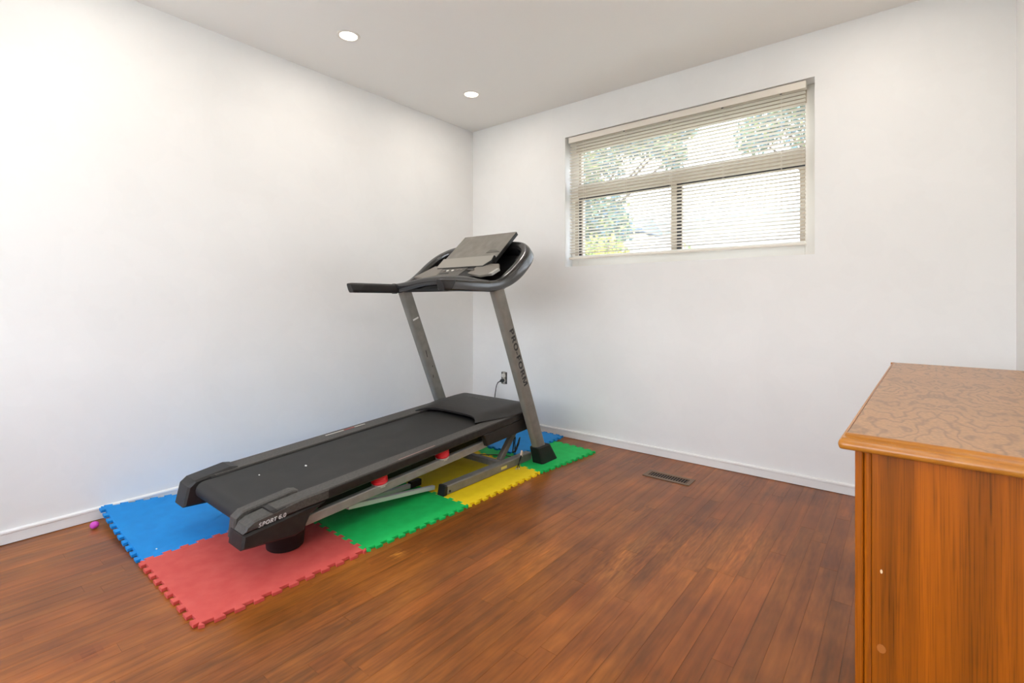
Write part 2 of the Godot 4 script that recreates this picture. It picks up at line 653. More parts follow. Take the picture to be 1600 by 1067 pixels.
# ================================================================ foam mat tiles
# wavy dovetail edge from a to b: the same curve serves both neighbours
func dovetail(a: Vector2, b: Vector2, teeth: int) -> PackedVector2Array:
	var r := PackedVector2Array()
	var e := (b - a) / teeth
	var d := e.normalized()
	var n := Vector2(-d.y, d.x)
	var q := 0.0085
	var L := e.length()
	r.append(a)
	for i in teeth:
		var p := a + e * i
		var fl := L * 0.035
		for w in [[0.25, -1, fl], [0.25, 1, -fl], [0.75, 1, fl], [0.75, -1, -fl]]:
			var c: Vector2 = p + d * (L * w[0] + w[2]) + n * q * w[1]
			r.append(c)
	return r      # b itself is left out

func floor_mats() -> void:
	var P := [
		[Vector2(0.02, 2.487), Vector2(0.615, 2.488), Vector2(1.205, 2.49)],
		[Vector2(0.02, 1.90), Vector2(0.618, 1.899), Vector2(1.213, 1.898)],
		[Vector2(0.02, 1.325), Vector2(0.628, 1.33), Vector2(1.235, 1.338)],
		[Vector2(0.02, 0.66), Vector2(0.645, 0.685), Vector2(1.238, 0.745)]]
	var blue := [s8(0, 130, 206), s8(6, 142, 218)]
	var red := [s8(204, 74, 66), s8(214, 90, 80)]
	var green := [s8(0, 180, 80), s8(10, 196, 94)]
	var yellow := [s8(242, 204, 0), s8(250, 216, 10)]
	var T := [
		[[P[0][0], P[0][1], P[1][1], P[1][0]], blue, "bright blue foam tile with a lifted corner, at the treadmill's rear by the wall", 0],
		[[P[0][1], P[0][2], P[1][2], P[1][1]], red, "red foam tile under the treadmill's near rear foot", 1],
		[[P[1][1], P[1][2], P[2][2], P[2][1]], green, "green foam tile between the red tile and the yellow tile", 2],
		[[P[2][1], P[2][2], P[3][2], P[3][1]], yellow, "yellow foam tile under the treadmill's grey base rail", 3],
		[[P[1][0], P[1][1], P[2][1], P[2][0]], blue, "blue foam tile hidden in shade under the middle of the treadmill deck", 4],
		[[P[2][0], P[2][1], P[3][1], P[3][0]], blue, "blue foam tile in deep shade left of the yellow tile, beneath the treadmill", 5],
		[[P[3][1], P[3][2], Vector2(1.295, 0.2), Vector2(0.70, 0.14)], green, "green foam tile under the black foot of the near upright", 6],
		[[Vector2(0.405, 0.582), Vector2(0.965, 0.588), Vector2(0.955, 0.06), Vector2(0.405, 0.052)], blue, "blue foam tile loose on top of the green one, nearest the room corner", 7]]
	for q in T:
		var c: Array = q[0]
		var poly := PackedVector2Array()
		for i in 4:
			# run every edge in one fixed sense so neighbours mesh
			var a: Vector2 = c[i]
			var b: Vector2 = c[(i + 1) % 4]
			var fwd := a.x + a.y * 1.7 < b.x + b.y * 1.7
			if fwd: poly.append_array(dovetail(a, b, 10))
			else:
				var s := dovetail(b, a, 10)
				s.append(a)
				s.remove_at(0)
				s.reverse()
				poly.append_array(s)
		poly = inset(ccw(poly), 0.0004)
		var mid: Vector2 = (c[0] + c[1] + c[2] + c[3]) / 4.0
		ORG = Vector3(mid.x, 0, mid.y)
		var st := begin()
		var base := 0.0125 if q[3] == 7 else 0.0
		var lift = null
		if q[3] == 0:
			lift = func(w: Vector3) -> Vector3:
				var u := clampf((0.62 - w.x) / 0.6, 0, 1) * clampf((w.z - 1.9) / 0.59, 0, 1)
				return w + Vector3(0, 0.052 * pow(u, 1.6), 0)
		# x-y polygon laid flat: y of the polygon is world z
		prism(st, poly, Transform3D(Basis(Vector3.RIGHT, Vector3.BACK, Vector3.DOWN), Vector3(0, base + 0.006, 0)), 0.012, 0.0012, lift)
		var cols: Array = q[1]
		var m := mottled(cols[0], cols[1], 0.75, 2.2, 40 + q[3], 0.02)
		var o := part("foam_mat", st, m)
		tag(o, q[2], "mat", "interlocking foam mat tiles under the treadmill")

# ================================================================ treadmill
func rh(z: float) -> float:      # height of the side rails' top at z
	return 0.245 + (2.146 - z) * 0.0625

func rb(z: float) -> float:      # underside of the side rails
	return rh(z) - 0.043

func side_poly(pts: Array) -> PackedVector2Array:   # (z, h) pairs
	var q := PackedVector2Array()
	for p in pts: q.append(Vector2(p[0], p[1]))
	return q

# profile in the z-h plane, extruded along x between x0 and x1
func xprism(st: SurfaceTool, pts: Array, x0: float, x1: float, b := 0.003, smooth := false) -> void:
	prism(st, side_poly(pts), Transform3D(Basis(Vector3.BACK, Vector3.UP, Vector3.LEFT), Vector3((x0 + x1) / 2, 0, 0)), x1 - x0, b, null, smooth)

func treadmill() -> void:
	var t := thing("treadmill", Vector3(0.76, 0.012, 1.4), "black folding treadmill with grey uprights standing on coloured foam tiles", "treadmill")
	var blk := mottled(s8(27, 25, 24), s8(42, 39, 36), 0.5, 3.0, 21, 0.03)
	var rail := mottled(s8(62, 59, 55), s8(88, 83, 77), 0.55, 6.0, 22, 0.05)
	var beltm := mottled(s8(30, 29, 27), s8(40, 38, 35), 0.6, 1.5, 23, 0.02)
	var gloss := mat(s8(26, 25, 26), 0.18, 0.0, 0.8)
	var grip := mat(s8(30, 28, 27), 0.42)
	var steel := mottled(s8(120, 116, 108), s8(138, 134, 125), 0.45, 2.5, 24, 0.02, 0.2)
	var beamm := mottled(s8(146, 145, 138), s8(164, 162, 154), 0.4, 2.5, 25, 0.02, 0.3)
	var dark := mat(s8(16, 16, 16), 0.6)
	var alu := mat(s8(208, 210, 206), 0.35, 0.2)
	# --- side rails (foot rails)
	for s in 2:
		var a := 0.425 if s == 0 else 1.022
		var b := 0.54 if s == 0 else 1.10
		var st := begin()
		xprism(st, [[2.22, rb(2.22)], [2.22, rh(2.22)], [0.62, rh(0.62)], [0.62, rb(0.62)]], a, b, 0.007)
		var r := part("side_rail", st, blk, t)
		st = begin()
		xprism(st, [[2.2, rh(2.2) - 0.006], [2.2, rh(2.2) + 0.0012], [0.66, rh(0.66) + 0.0012], [0.66, rh(0.66) - 0.006]], a + 0.003, b - 0.002, 0.003)  # grey top plate; light falling on the rail top partly put into its tone
		part("lit_rail_top", st, rail, r)
		if s == 0:
			for d in [[1.635, 1.525, s8(215, 210, 200)], [1.522, 1.46, s8(170, 45, 40)], [1.457, 1.39, s8(200, 196, 186)]]:
				st = begin()
				var za: float = d[0]
				var zc: float = d[1]
				bar(st, Vector3(0.462, rh(za) + 0.0014, za), Vector3(0.462, rh(zc) + 0.0014, zc), 0.010, 0.0012, 0)
				part("stripe", st, mat(d[2], 0.5), r)
		else:
			st = begin()
			bar(st, Vector3(1.087, rh(1.64) + 0.0014, 1.64), Vector3(1.087, rh(1.42) + 0.0014, 1.42), 0.006, 0.0012, 0)
			part("stripe", st, mat(s8(150, 120, 112), 0.5), r)
	# --- belt: top run, round the rear roller and back
	var st := begin()
	var dz := 0.006
	var zr := 2.245
	var rr := 0.036
	var rc := Vector2(zr, rh(zr) - dz - rr)
	var prof := [[0.95, rh(0.95) - dz], [1.6, rh(1.6) - dz], [zr, rc.y + rr]]
	for k in range(1, 10):
		var an := PI / 2 - PI * k / 9.0
		prof.append([rc.x + rr * cos(an), rc.y + rr * sin(an)])
	prof.append([0.95, rh(0.95) - dz - 0.05])
	xprism(st, prof, 0.552, 1.0195, 0.001, true)
	part("belt", st, beltm, t)
	st = begin()
	xprism(st, [[2.2, rb(2.2) - 0.012], [2.2, rh(2.2) - 0.04], [0.63, rh(0.63) - 0.04], [0.63, rb(0.63) - 0.012]], 0.53, 1.03, 0)
	part("deck", st, dark, t)
	st = begin()
	xprism(st, [[1.98, rb(1.98) - 0.085], [1.98, rb(1.98)], [1.0, rb(1.0)], [1.0, rb(1.0) - 0.075]], 0.99, 1.01, 0.002)  # added dark panel, stands in for the shade in the gap under the rail
	part("gap_shade_panel", st, dark, t)
	st = begin()
	prism(st, circ(0.012, 14), Transform3D(Basis(Vector3.BACK, Vector3.UP, Vector3.LEFT), Vector3(0.545, rc.y, rc.x)), 0.03, 0.002)
	part("roller_bolt", st, alu, t)
	# --- rear end caps
	for s in 2:
		var cap := Node3D
		if s == 1:
			st = begin()
			xprism(st, [[2.322, 0.135], [2.315, 0.186], [2.146, rh(2.146) - 0.042], [2.0, rb(2.0)], [2.066, 0.179], [2.095, 0.125], [2.13, 0.1165]], 0.985, 1.100, 0.008)
			var c := part("end_cap", st, blk, t)
			c.set_meta("label", "end cap with pale model lettering")
			st = begin()
			xprism(st, [[2.316, 0.190], [2.304, 0.213], [2.28, 0.226], [2.10, rh(2.10) + 0.003], [1.99, rh(1.99) + 0.001], [1.99, rb(1.99) + 0.002], [2.146, rh(2.146) - 0.038]], 1.022, 1.101, 0.006)
			part("cap_cover", st, rail, c)
			st = begin()
			xprism(st, [[2.318, 0.150], [2.310, 0.222], [2.285, 0.240], [2.10, rh(2.10) + 0.013], [2.075, rh(2.08) + 0.006], [2.075, rh(2.08) - 0.03], [2.26, 0.150]], 0.972, 1.0185, 0.005)
			part("cap_ridge", st, rail, c)
			# model lettering on the outer face, along the rail
			var dir := Vector3(0, 0.062, -1).normalized()
			var upd := dir.cross(Vector3.LEFT).normalized()
			if upd.y < 0: upd = -upd
			lettering(c, "SPORT 6.0", 0.0145, Transform3D(Basis(dir * 1.05, upd + dir * 0.22, Vector3.RIGHT), Vector3(1.1012, 0.2085, 2.215)), mat(s8(205, 203, 200), 0.5))
		else:
			st = begin()
			xprism(st, [[2.318, 0.133], [2.30, 0.215], [2.275, 0.235], [2.13, rh(2.13) + 0.012], [2.10, rh(2.10) + 0.004], [2.10, rb(2.10)], [2.12, 0.118]], 0.423, 0.532, 0.008)
			part("end_cap", st, blk, t)
			st = begin()
			bar(st, Vector3(0.5325, rc.y, 2.17), Vector3(0.5325, rc.y - 0.002, 2.27), 0.004, 0.03, 0.002)
			part("roller_slot", st, dark, t)
	# --- rear feet
	for fx in [0.60, 0.93]:
		st = begin()
		lathe(st, [Vector2(0.0, 0.0125), Vector2(0.064, 0.0125), Vector2(0.070, 0.018), Vector2(0.076, 0.10), Vector2(0.076, 0.17), Vector2(0.0, 0.17)], Transform3D(Basis(), Vector3(fx, 0, 2.085)), 28)
		part("rear_foot", st, dark, t)
	# --- frame beams under the deck, with red cushions between
	for s in 2:
		var bx := 1.055 if s == 1 else 0.50
		st = begin()
		bar(st, Vector3(bx, 0.144, 2.075), Vector3(bx, 0.206, 1.015), 0.03, 0.037, 0.003)
		part("frame_beam", st, beamm, t)
		for cz in [1.715, 1.335]:
			st = begin()
			var h0: float = 0.162 + (2.054 - cz) * 0.0585
			var tiltb := Basis(Vector3.RIGHT, atan(0.0625))
			lathe(st, [Vector2(0, 0.002), Vector2(0.030, 0.002), Vector2(0.031, 0.008), Vector2(0.037, 0.010), Vector2(0.033, 0.0155), Vector2(0.037, 0.018), Vector2(0.033, 0.0235), Vector2(0.037, 0.026), Vector2(0.033, 0.0315), Vector2(0.036, 0.034), Vector2(0.030, 0.055), Vector2(0, 0.055)], Transform3D(tiltb, Vector3(bx - 0.008, h0, cz)), 28, false)
			var cu := part("cushion", st, mat(s8(222, 28, 36), 0.4), t)
			cu.set_meta("label", "ribbed red cushion")
			st = begin()
			lathe(st, [Vector2(0, 0), Vector2(0.034, 0), Vector2(0.034, 0.005), Vector2(0, 0.005)], Transform3D(tiltb, Vector3(bx - 0.008, h0 - 0.002, cz)), 24, false)
			box(st, Vector3(bx + 0.0155, h0 - 0.012, cz - 0.012), Vector3(bx + 0.018, h0 + 0.004, cz + 0.012), 0.0005)
			part("cushion_clip", st, mat(s8(205, 200, 188), 0.5), cu)
	# --- folding struts lying under the deck
	st = begin()
	bar(st, Vector3(1.035, 0.125, 1.87), Vector3(0.972, 0.032, 1.325), 0.022, 0.02, 0.002)
	part("strut", st, alu, t)
	st = begin()
	bar(st, Vector3(0.93, 0.08, 1.80), Vector3(0.862, 0.034, 1.395), 0.022, 0.022, 0.002)
	var s2 := part("strut", st, alu, t)
	st = begin()
	bar(st, Vector3(0.862, 0.036, 1.394), Vector3(0.845, 0.03, 1.31), 0.03, 0.034, 0.004)
	part("strut_tip", st, dark, s2)
	# --- floor base: two rails, a cross bar, lift arm
	for s in 2:
		var xa := 1.02 if s == 1 else 0.44
		st = begin()
		box(st, Vector3(xa, 0.0135, 0.60), Vector3(xa + 0.05, 0.060, 1.322), 0.005)
		var b := part("base_rail", st, steel, t)
		st = begin()
		xprism(st, [[1.320, 0.0125], [1.320, 0.062], [1.334, 0.062], [1.345, 0.0125]], xa - 0.001, xa + 0.051, 0.003)
		part("rail_end_cap", st, dark, b)
		if s == 1:
			st = begin()
			prism(st, circ(0.006, 12), Transform3D(Basis(Vector3.BACK, Vector3.UP, Vector3.LEFT), Vector3(1.072, 0.030, 1.305)), 0.006, 0.001)
			part("bolt", st, dark, b)
			st = begin()
			box(st, Vector3(1.0695, 0.027, 0.845), Vector3(1.0708, 0.042, 0.897), 0)
			part("sticker", st, mat(s8(222, 205, 110), 0.5), b)
	st = begin()
	box(st, Vector3(0.48, 0.03, 0.845), Vector3(1.03, 0.062, 0.885), 0.004)
	part("cross_bar", st, steel, t)
	st = begin()
	bar(st, Vector3(1.0, 0.05, 0.83), Vector3(0.985, 0.225, 0.64), 0.03, 0.036, 0.003)
	part("lift_arm", st, steel, t)
	# --- motor hood
	hood(t, blk)
	# --- uprights with boots
	for s in 2:
		var xc := 1.135 if s == 1 else 0.349
		st = begin()
		var foot := Vector3(xc, 0.095, 0.611)
		var head := Vector3(xc, 1.075, 1.018)
		sweep(st, [foot, head], rrect(0.052, 0.082, 0.017, 4), Vector3(0, 0.4, -1))
		var u := part("upright", st, steel, t)
		var dir := (foot - head).normalized()
		if s == 1:
			var upv := Vector3.RIGHT.cross(dir).normalized()
			lettering(u, "PRO-FORM", 0.034, Transform3D(Basis(dir * 1.52, upv, Vector3.RIGHT), Vector3(xc + 0.0262, 0.675, 0.85)), mat(s8(24, 24, 24), 0.5))
		else:
			st = begin()
			var pc := head.lerp(foot, 0.197) + Vector3(0.0265, 0, 0.004)
			bar(st, pc + Vector3(0, -0.009, 0.022), pc + Vector3(0, 0.009, -0.022), 0.001, 0.011, 0)
			part("sticker", st, mat(s8(235, 232, 226), 0.5), u)
			for q in [[0.44, 0.006, 0.05], [0.53, -0.01, 0.012], [0.60, 0.012, 0.02]]:
				st = begin()
				var c2 := head.lerp(foot, q[0]) + Vector3(0.0263, 0, q[1])
				bar(st, c2 - dir * q[2] * 0.5, c2 + dir * q[2] * 0.5 + Vector3(0, 0, 0.006), 0.001, 0.006, 0)
				part("scuff", st, mat(s8(66, 60, 55), 0.7), u)
		# tapered boot
		st = begin()
		var lo := []
		var mi := []
		var hi := []
		for k in rrect(1, 1, 0.12, 2):
			lo.append(Vector3(xc + 0.002 + k.x * 0.082, 0.0125, 0.553 + k.y * 0.165))
			mi.append(Vector3(xc + 0.001 + k.x * 0.072, 0.113, 0.604 + k.y * 0.128))
			hi.append(Vector3(xc + 0.001 + k.x * 0.062, 0.119, 0.608 + k.y * 0.112))
		var cc := Vector3(xc, 0.06, 0.58)
		for i in lo.size():
			var j := (i + 1) % lo.size()
			facec(st, [lo[i], lo[j], mi[j], mi[i]], cc)
			facec(st, [mi[i], mi[j], hi[j], hi[i]], Vector3(xc, 0.08, 0.6))
			faceo(st, [Vector3(xc, 0.119, 0.608), hi[i], hi[j]], Vector3.UP)
			faceo(st, [Vector3(xc, 0.0125, 0.553), lo[i], lo[j]], Vector3.DOWN)
		part("boot", st, dark, t)
	console(t, gloss, grip, dark, rail)

func hood(t: Node, m: Material) -> void:
	# lofted cover: rear lip is an arc, it rises, runs flat and drops at the front
	var st := begin()
	var rows := []
	var under := []
	var N := 26
	var zs := [0.0, 0.06, 0.14, 0.28, 0.5, 0.8, 0.93, 0.97, 0.99, 1.0]
	var hs := [0.020, 0.025, 0.028, 0.030, 0.031, 0.030, 0.028, 0.024, 0.012, -0.03]
	var xl := 0.425
	var xr := 1.10
	for i in zs.size():
		var row := []
		for j in N + 1:
			var u := j / float(N)
			# rear edge: wide arc, tips swept back at the sides
			var e := absf(u - 0.5) * 2.0
			var zrear := 0.985 + 0.06 * pow(e, 6.0) + 0.012 * e * e
			var wide: float = clampf(zs[i] / 0.45, 0, 1)
			var x0 := lerpf(0.508, xl, wide)
			var x1 := lerpf(1.012, xr, wide)
			var x := lerpf(x0, x1, u)
			var z := lerpf(zrear, 0.603, zs[i])
			var side := 1.0 - smoothstep(0.70, 1.0, e) * (0.95 if hs[i] > 0.0 else 0.0) * wide - pow(e, 8.0) * 0.7 * (1.0 - wide)
			var h: float = rh(z) + hs[i] * side + 0.001
			row.append(Vector3(x, h, z))
		rows.append(row)
	sheet(st, rows, Vector3.UP)
	# the lip's thickness
	for j in N:
		var a: Vector3 = rows[0][j]
		var b: Vector3 = rows[0][j + 1]
		faceo(st, [a, b, b + Vector3(0, -0.012, -0.004), a + Vector3(0, -0.012, -0.004)], Vector3(0, 0, 1))
		var a2: Vector3 = rows[-1][j]
		var b2: Vector3 = rows[-1][j + 1]
		faceo(st, [a2, b2, b2 + Vector3(0, -0.05, 0.0), a2 + Vector3(0, -0.05, 0.0)], Vector3(0, 0, -1))
		faceo(st, [a + Vector3(0, -0.012, -0.004), b + Vector3(0, -0.012, -0.004), b + Vector3(0, -0.012, -0.06), a + Vector3(0, -0.012, -0.06)], Vector3.DOWN)
	var h := part("motor_hood", st, m, t)
	var hd := Vector3(0, -0.055, 1).normalized()
	lettering(h, "PRO-FORM", 0.016, Transform3D(Basis(Vector3.RIGHT * 1.9, -hd, hd.cross(Vector3.LEFT)), Vector3(0.70, rh(0.705) + 0.0325, 0.705)), mat(s8(96, 92, 86), 0.5), 0.001)
	# skirts down the sides of the motor bay
	for s in 2:
		var x0 := 1.068 if s == 1 else 0.428
		st = begin()
		xprism(st, [[1.046, 0.203], [1.075, rb(1.075) + 0.001], [0.604, rb(0.604) + 0.006], [0.602, 0.232], [0.68, 0.222]], x0, x0 + 0.029, 0.004)
		part("hood_skirt", st, m, t)
	st = begin()
	xprism(st, [[1.03, 0.21], [1.03, 0.27], [0.61, 0.29], [0.606, 0.234]], 0.457, 1.068, 0.003)
	part("motor_pan", st, m, t)

func console(t: Node, gloss: Material, grip: Material, dark: Material, rail: Material) -> void:
	# section of the rim: sides lean outwards towards the bottom
	var sec := PackedVector2Array()
	for v in rrect(0.054, 0.062, 0.017, 5): sec.append(Vector2(v.x * (1.0 - v.y * 4.2), v.y))
	var seg := PackedVector2Array()
	for v in rrect(0.051, 0.058, 0.017, 5): seg.append(Vector2(v.x * (1.0 - v.y * 4.2), v.y))
	var xl := 0.351
	var xr := 1.141
	var half := [Vector3(0.395, 1.077, 1.10), Vector3(0.395, 1.084, 1.03), Vector3(0.395, 1.112, 0.945), Vector3(0.399, 1.160, 0.865), Vector3(0.400, 1.212, 0.80), Vector3(0.385, 1.262, 0.738), Vector3(0.340, 1.300, 0.692), Vector3(0.252, 1.326, 0.662)]
	var pts := []
	for p in half: pts.append(Vector3(0.746 - p.x, p.y, p.z))
	pts.append(Vector3(0.746, 1.342, 0.648))
	for i in half.size():
		var p: Vector3 = half[half.size() - 1 - i]
		pts.append(Vector3(0.746 + p.x, p.y, p.z))
	var st := begin()
	var sp := smoothed(pts, 5)
	var scl := []
	for i in sp.size(): scl.append(0.95 + 0.32 * smoothstep(1.03, 0.85, sp[i].z))
	sweep(st, sp, sec, Vector3.UP, scl)
	part("console_rim", st, gloss, t)
	for s in 2:
		var x := xr if s == 1 else xl
		var ze := 1.425 if s == 1 else 1.405
		st = begin()
		sweep(st, [Vector3(x, 1.077, 1.095), Vector3(x, 1.077, 1.25), Vector3(x, 1.077, ze - 0.055)], seg, Vector3.UP, [], 0.0, -0.8)
		var g := part("handlebar_grip", st, gloss if s == 1 else grip, t)
		st = begin()
		sweep(st, [Vector3(x, 1.077, ze - 0.054), Vector3(x, 1.077, ze + 0.002), Vector3(x, 1.077, ze + 0.012)], seg, Vector3.UP, [1.01, 0.98, 0.86], -0.8, 0.35)
		part("grip_end_cap", st, grip, g)
		if s == 0:
			st = begin()
			sweep(st, [Vector3(x, 1.077, 1.088), Vector3(x, 1.077, 1.102)], rrect(0.058, 0.064, 0.02, 5))
			part("grip_collar", st, grip, g)
	# crossbar facing the runner: arched
	st = begin()
	sweep(st, smoothed([Vector3(xl, 1.082, 1.06), Vector3(xl + 0.10, 1.094, 1.045), Vector3(xl + 0.22, 1.114, 1.03), Vector3(0.746, 1.121, 1.025), Vector3(xr - 0.22, 1.114, 1.03), Vector3(xr - 0.10, 1.094, 1.045), Vector3(xr, 1.082, 1.06)], 5), rrect(0.075, 0.056, 0.024, 5))
	part("console_crossbar", st, gloss, t)
	# black tray inside the rim
	st = begin()
	xprism(st, [[1.05, 1.075], [0.96, 1.085], [0.845, 1.145], [0.745, 1.215], [0.70, 1.25], [0.69, 1.21], [0.73, 1.175], [0.845, 1.105], [0.95, 1.06], [1.04, 1.055]], xl + 0.015, xr - 0.015, 0.002)
	var tray := part("console_tray", st, dark, t)
	st = begin()
	xprism(st, [[0.705, 1.246], [0.655, 1.285], [0.648, 1.315], [0.625, 1.31], [0.62, 1.262], [0.70, 1.205]], xl + 0.13, xr - 0.13, 0.002)
	part("tray_back", st, dark, tray)
	# tilted key deck: plane through z 1.05, h 1.13, rising forward
	var k := 0.52
	var zn := Vector3(0, 1, k).normalized()
	var yv := Vector3(0, k, -1).normalized()
	var org := Vector3(0, 1.13, 1.05)
	var T := Transform3D(Basis(Vector3.RIGHT, yv, zn), org)
	var wing := mat(s8(118, 111, 102), 0.42)
	st = begin()
	prism(st, PackedVector2Array([Vector2(0.455, 0.035), Vector2(0.56, 0.012), Vector2(0.655, 0.04), Vector2(0.60, 0.19), Vector2(0.50, 0.19)]), T, 0.014, 0.002)
	part("console_wing", st, wing, t)
	st = begin()
	prism(st, PackedVector2Array([Vector2(0.905, 0.055), Vector2(1.035, 0.012), Vector2(1.105, 0.035), Vector2(1.112, 0.10), Vector2(1.06, 0.17), Vector2(0.90, 0.19)]), T, 0.014, 0.002)
	var w2 := part("console_wing", st, wing, t)
	st = begin()
	prism(st, PackedVector2Array([Vector2(1.085, 0.03), Vector2(1.108, 0.036), Vector2(1.1145, 0.10), Vector2(1.095, 0.098)]), T, 0.0155, 0.001)
	part("wing_trim", st, mat(s8(180, 178, 172), 0.35), w2)
	st = begin()
	prism(st, PackedVector2Array([Vector2(0.655, 0.03), Vector2(0.85, 0.03), Vector2(0.835, 0.17), Vector2(0.61, 0.17)]), T, 0.012, 0.002)
	var kp := part("key_panel", st, mat(s8(84, 80, 74), 0.45), t)
	for q in [[0.663, 0], [0.695, 1], [0.738, 1], [0.778, 0], [0.81, 0]]:
		st = begin()
		prism(st, rrect(0.019, 0.017, 0.008, 4), T * Transform3D(Basis(), Vector3(q[0], 0.105, 0.007)), 0.004, 0.001)
		part("button", st, mat(s8(232, 228, 220) if q[1] else s8(120, 112, 104), 0.4), kp)
	st = begin()
	prism(st, PackedVector2Array([Vector2(0.66, 0.06), Vector2(0.74, 0.06), Vector2(0.735, 0.075), Vector2(0.668, 0.075)]), T * Transform3D(Basis(), Vector3(0, 0, 0.006)), 0.003, 0)
	part("label_strip", st, mat(s8(50, 47, 44), 0.5), kp)
	st = begin()
	prism(st, PackedVector2Array([Vector2(0.855, 0.02), Vector2(0.99, 0.005), Vector2(0.90, 0.06), Vector2(0.895, 0.17), Vector2(0.842, 0.17)]), T, 0.010, 0.002)
	var ks := part("key_slot", st, dark, t)
	st = begin()
	prism(st, PackedVector2Array([Vector2(0.86, 0.095), Vector2(0.925, 0.085), Vector2(0.925, 0.1), Vector2(0.862, 0.11)]), T * Transform3D(Basis(), Vector3(0, 0, 0.008)), 0.004, 0.001)
	part("key_clip", st, rail, ks)
	# tablet shelf
	var a := Vector3(0, 1.203, 0.930)
	var b := Vector3(0, 1.268, 0.874)
	var ys := (b - a).normalized()
	var TS := Transform3D(Basis(Vector3.RIGHT, ys, Vector3.RIGHT.cross(ys)), a)
	st = begin()
	prism(st, PackedVector2Array([Vector2(0.567, 0.0), Vector2(0.955, 0.0), Vector2(1.002, 0.045), Vector2(1.0, 0.088), Vector2(0.57, 0.086), Vector2(0.555, 0.02)]), TS * Transform3D(Basis(), Vector3(0, 0, -0.010)), 0.02, 0.003)
	var sh := part("tablet_shelf", st, dark, t)
	st = begin()
	prism(st, PackedVector2Array([Vector2(0.570, 0.004), Vector2(0.953, 0.004), Vector2(0.997, 0.047), Vector2(0.995, 0.085), Vector2(0.573, 0.083), Vector2(0.560, 0.02)]), TS * Transform3D(Basis(), Vector3(0, 0, 0.0008)), 0.002, 0)
	part("shelf_face", st, mat(s8(150, 144, 134), 0.4), sh)
	# screen panel
	a = Vector3(0, 1.235, 0.880)
	b = Vector3(0, 1.431, 0.659)
	ys = (b - a).normalized()
	TS = Transform3D(Basis(Vector3.RIGHT, ys, Vector3.RIGHT.cross(ys)), a)
	var L := a.distance_to(b)
	st = begin()
	prism(st, PackedVector2Array([Vector2(0.552, 0), Vector2(1.0, 0), Vector2(1.0, L - 0.006), Vector2(0.994, L), Vector2(0.558, L), Vector2(0.552, L - 0.006)]), TS * Transform3D(Basis(), Vector3(0, 0, -0.011)), 0.022, 0.002)
	var sc := part("display_panel", st, dark, t)
	st = begin()
	prism(st, PackedVector2Array([Vector2(0.555, 0.003), Vector2(0.997, 0.003), Vector2(0.997, L - 0.004), Vector2(0.555, L - 0.004)]), TS * Transform3D(Basis(), Vector3(0, 0, 0.0006)), 0.002, 0)
	part("display_face", st, mottled(s8(104, 98, 90), s8(136, 130, 120), 0.35, 2.4, 61, 0.02), sc)
	st = begin()
	prism(st, PackedVector2Array([Vector2(0.885, 0.085), Vector2(0.992, 0.085), Vector2(0.955, 0.107), Vector2(0.90, 0.112)]), TS * Transform3D(Basis(), Vector3(0, 0, 0.003)), 0.004, 0.001)
	part("tablet_clip", st, mat(s8(96, 90, 82), 0.5), sc)
	# support post behind the panel
	st = begin()
	box(st, Vector3(0.70, 1.20, 0.70), Vector3(0.80, 1.32, 0.76), 0.006)
	part("panel_support", st, dark, t)

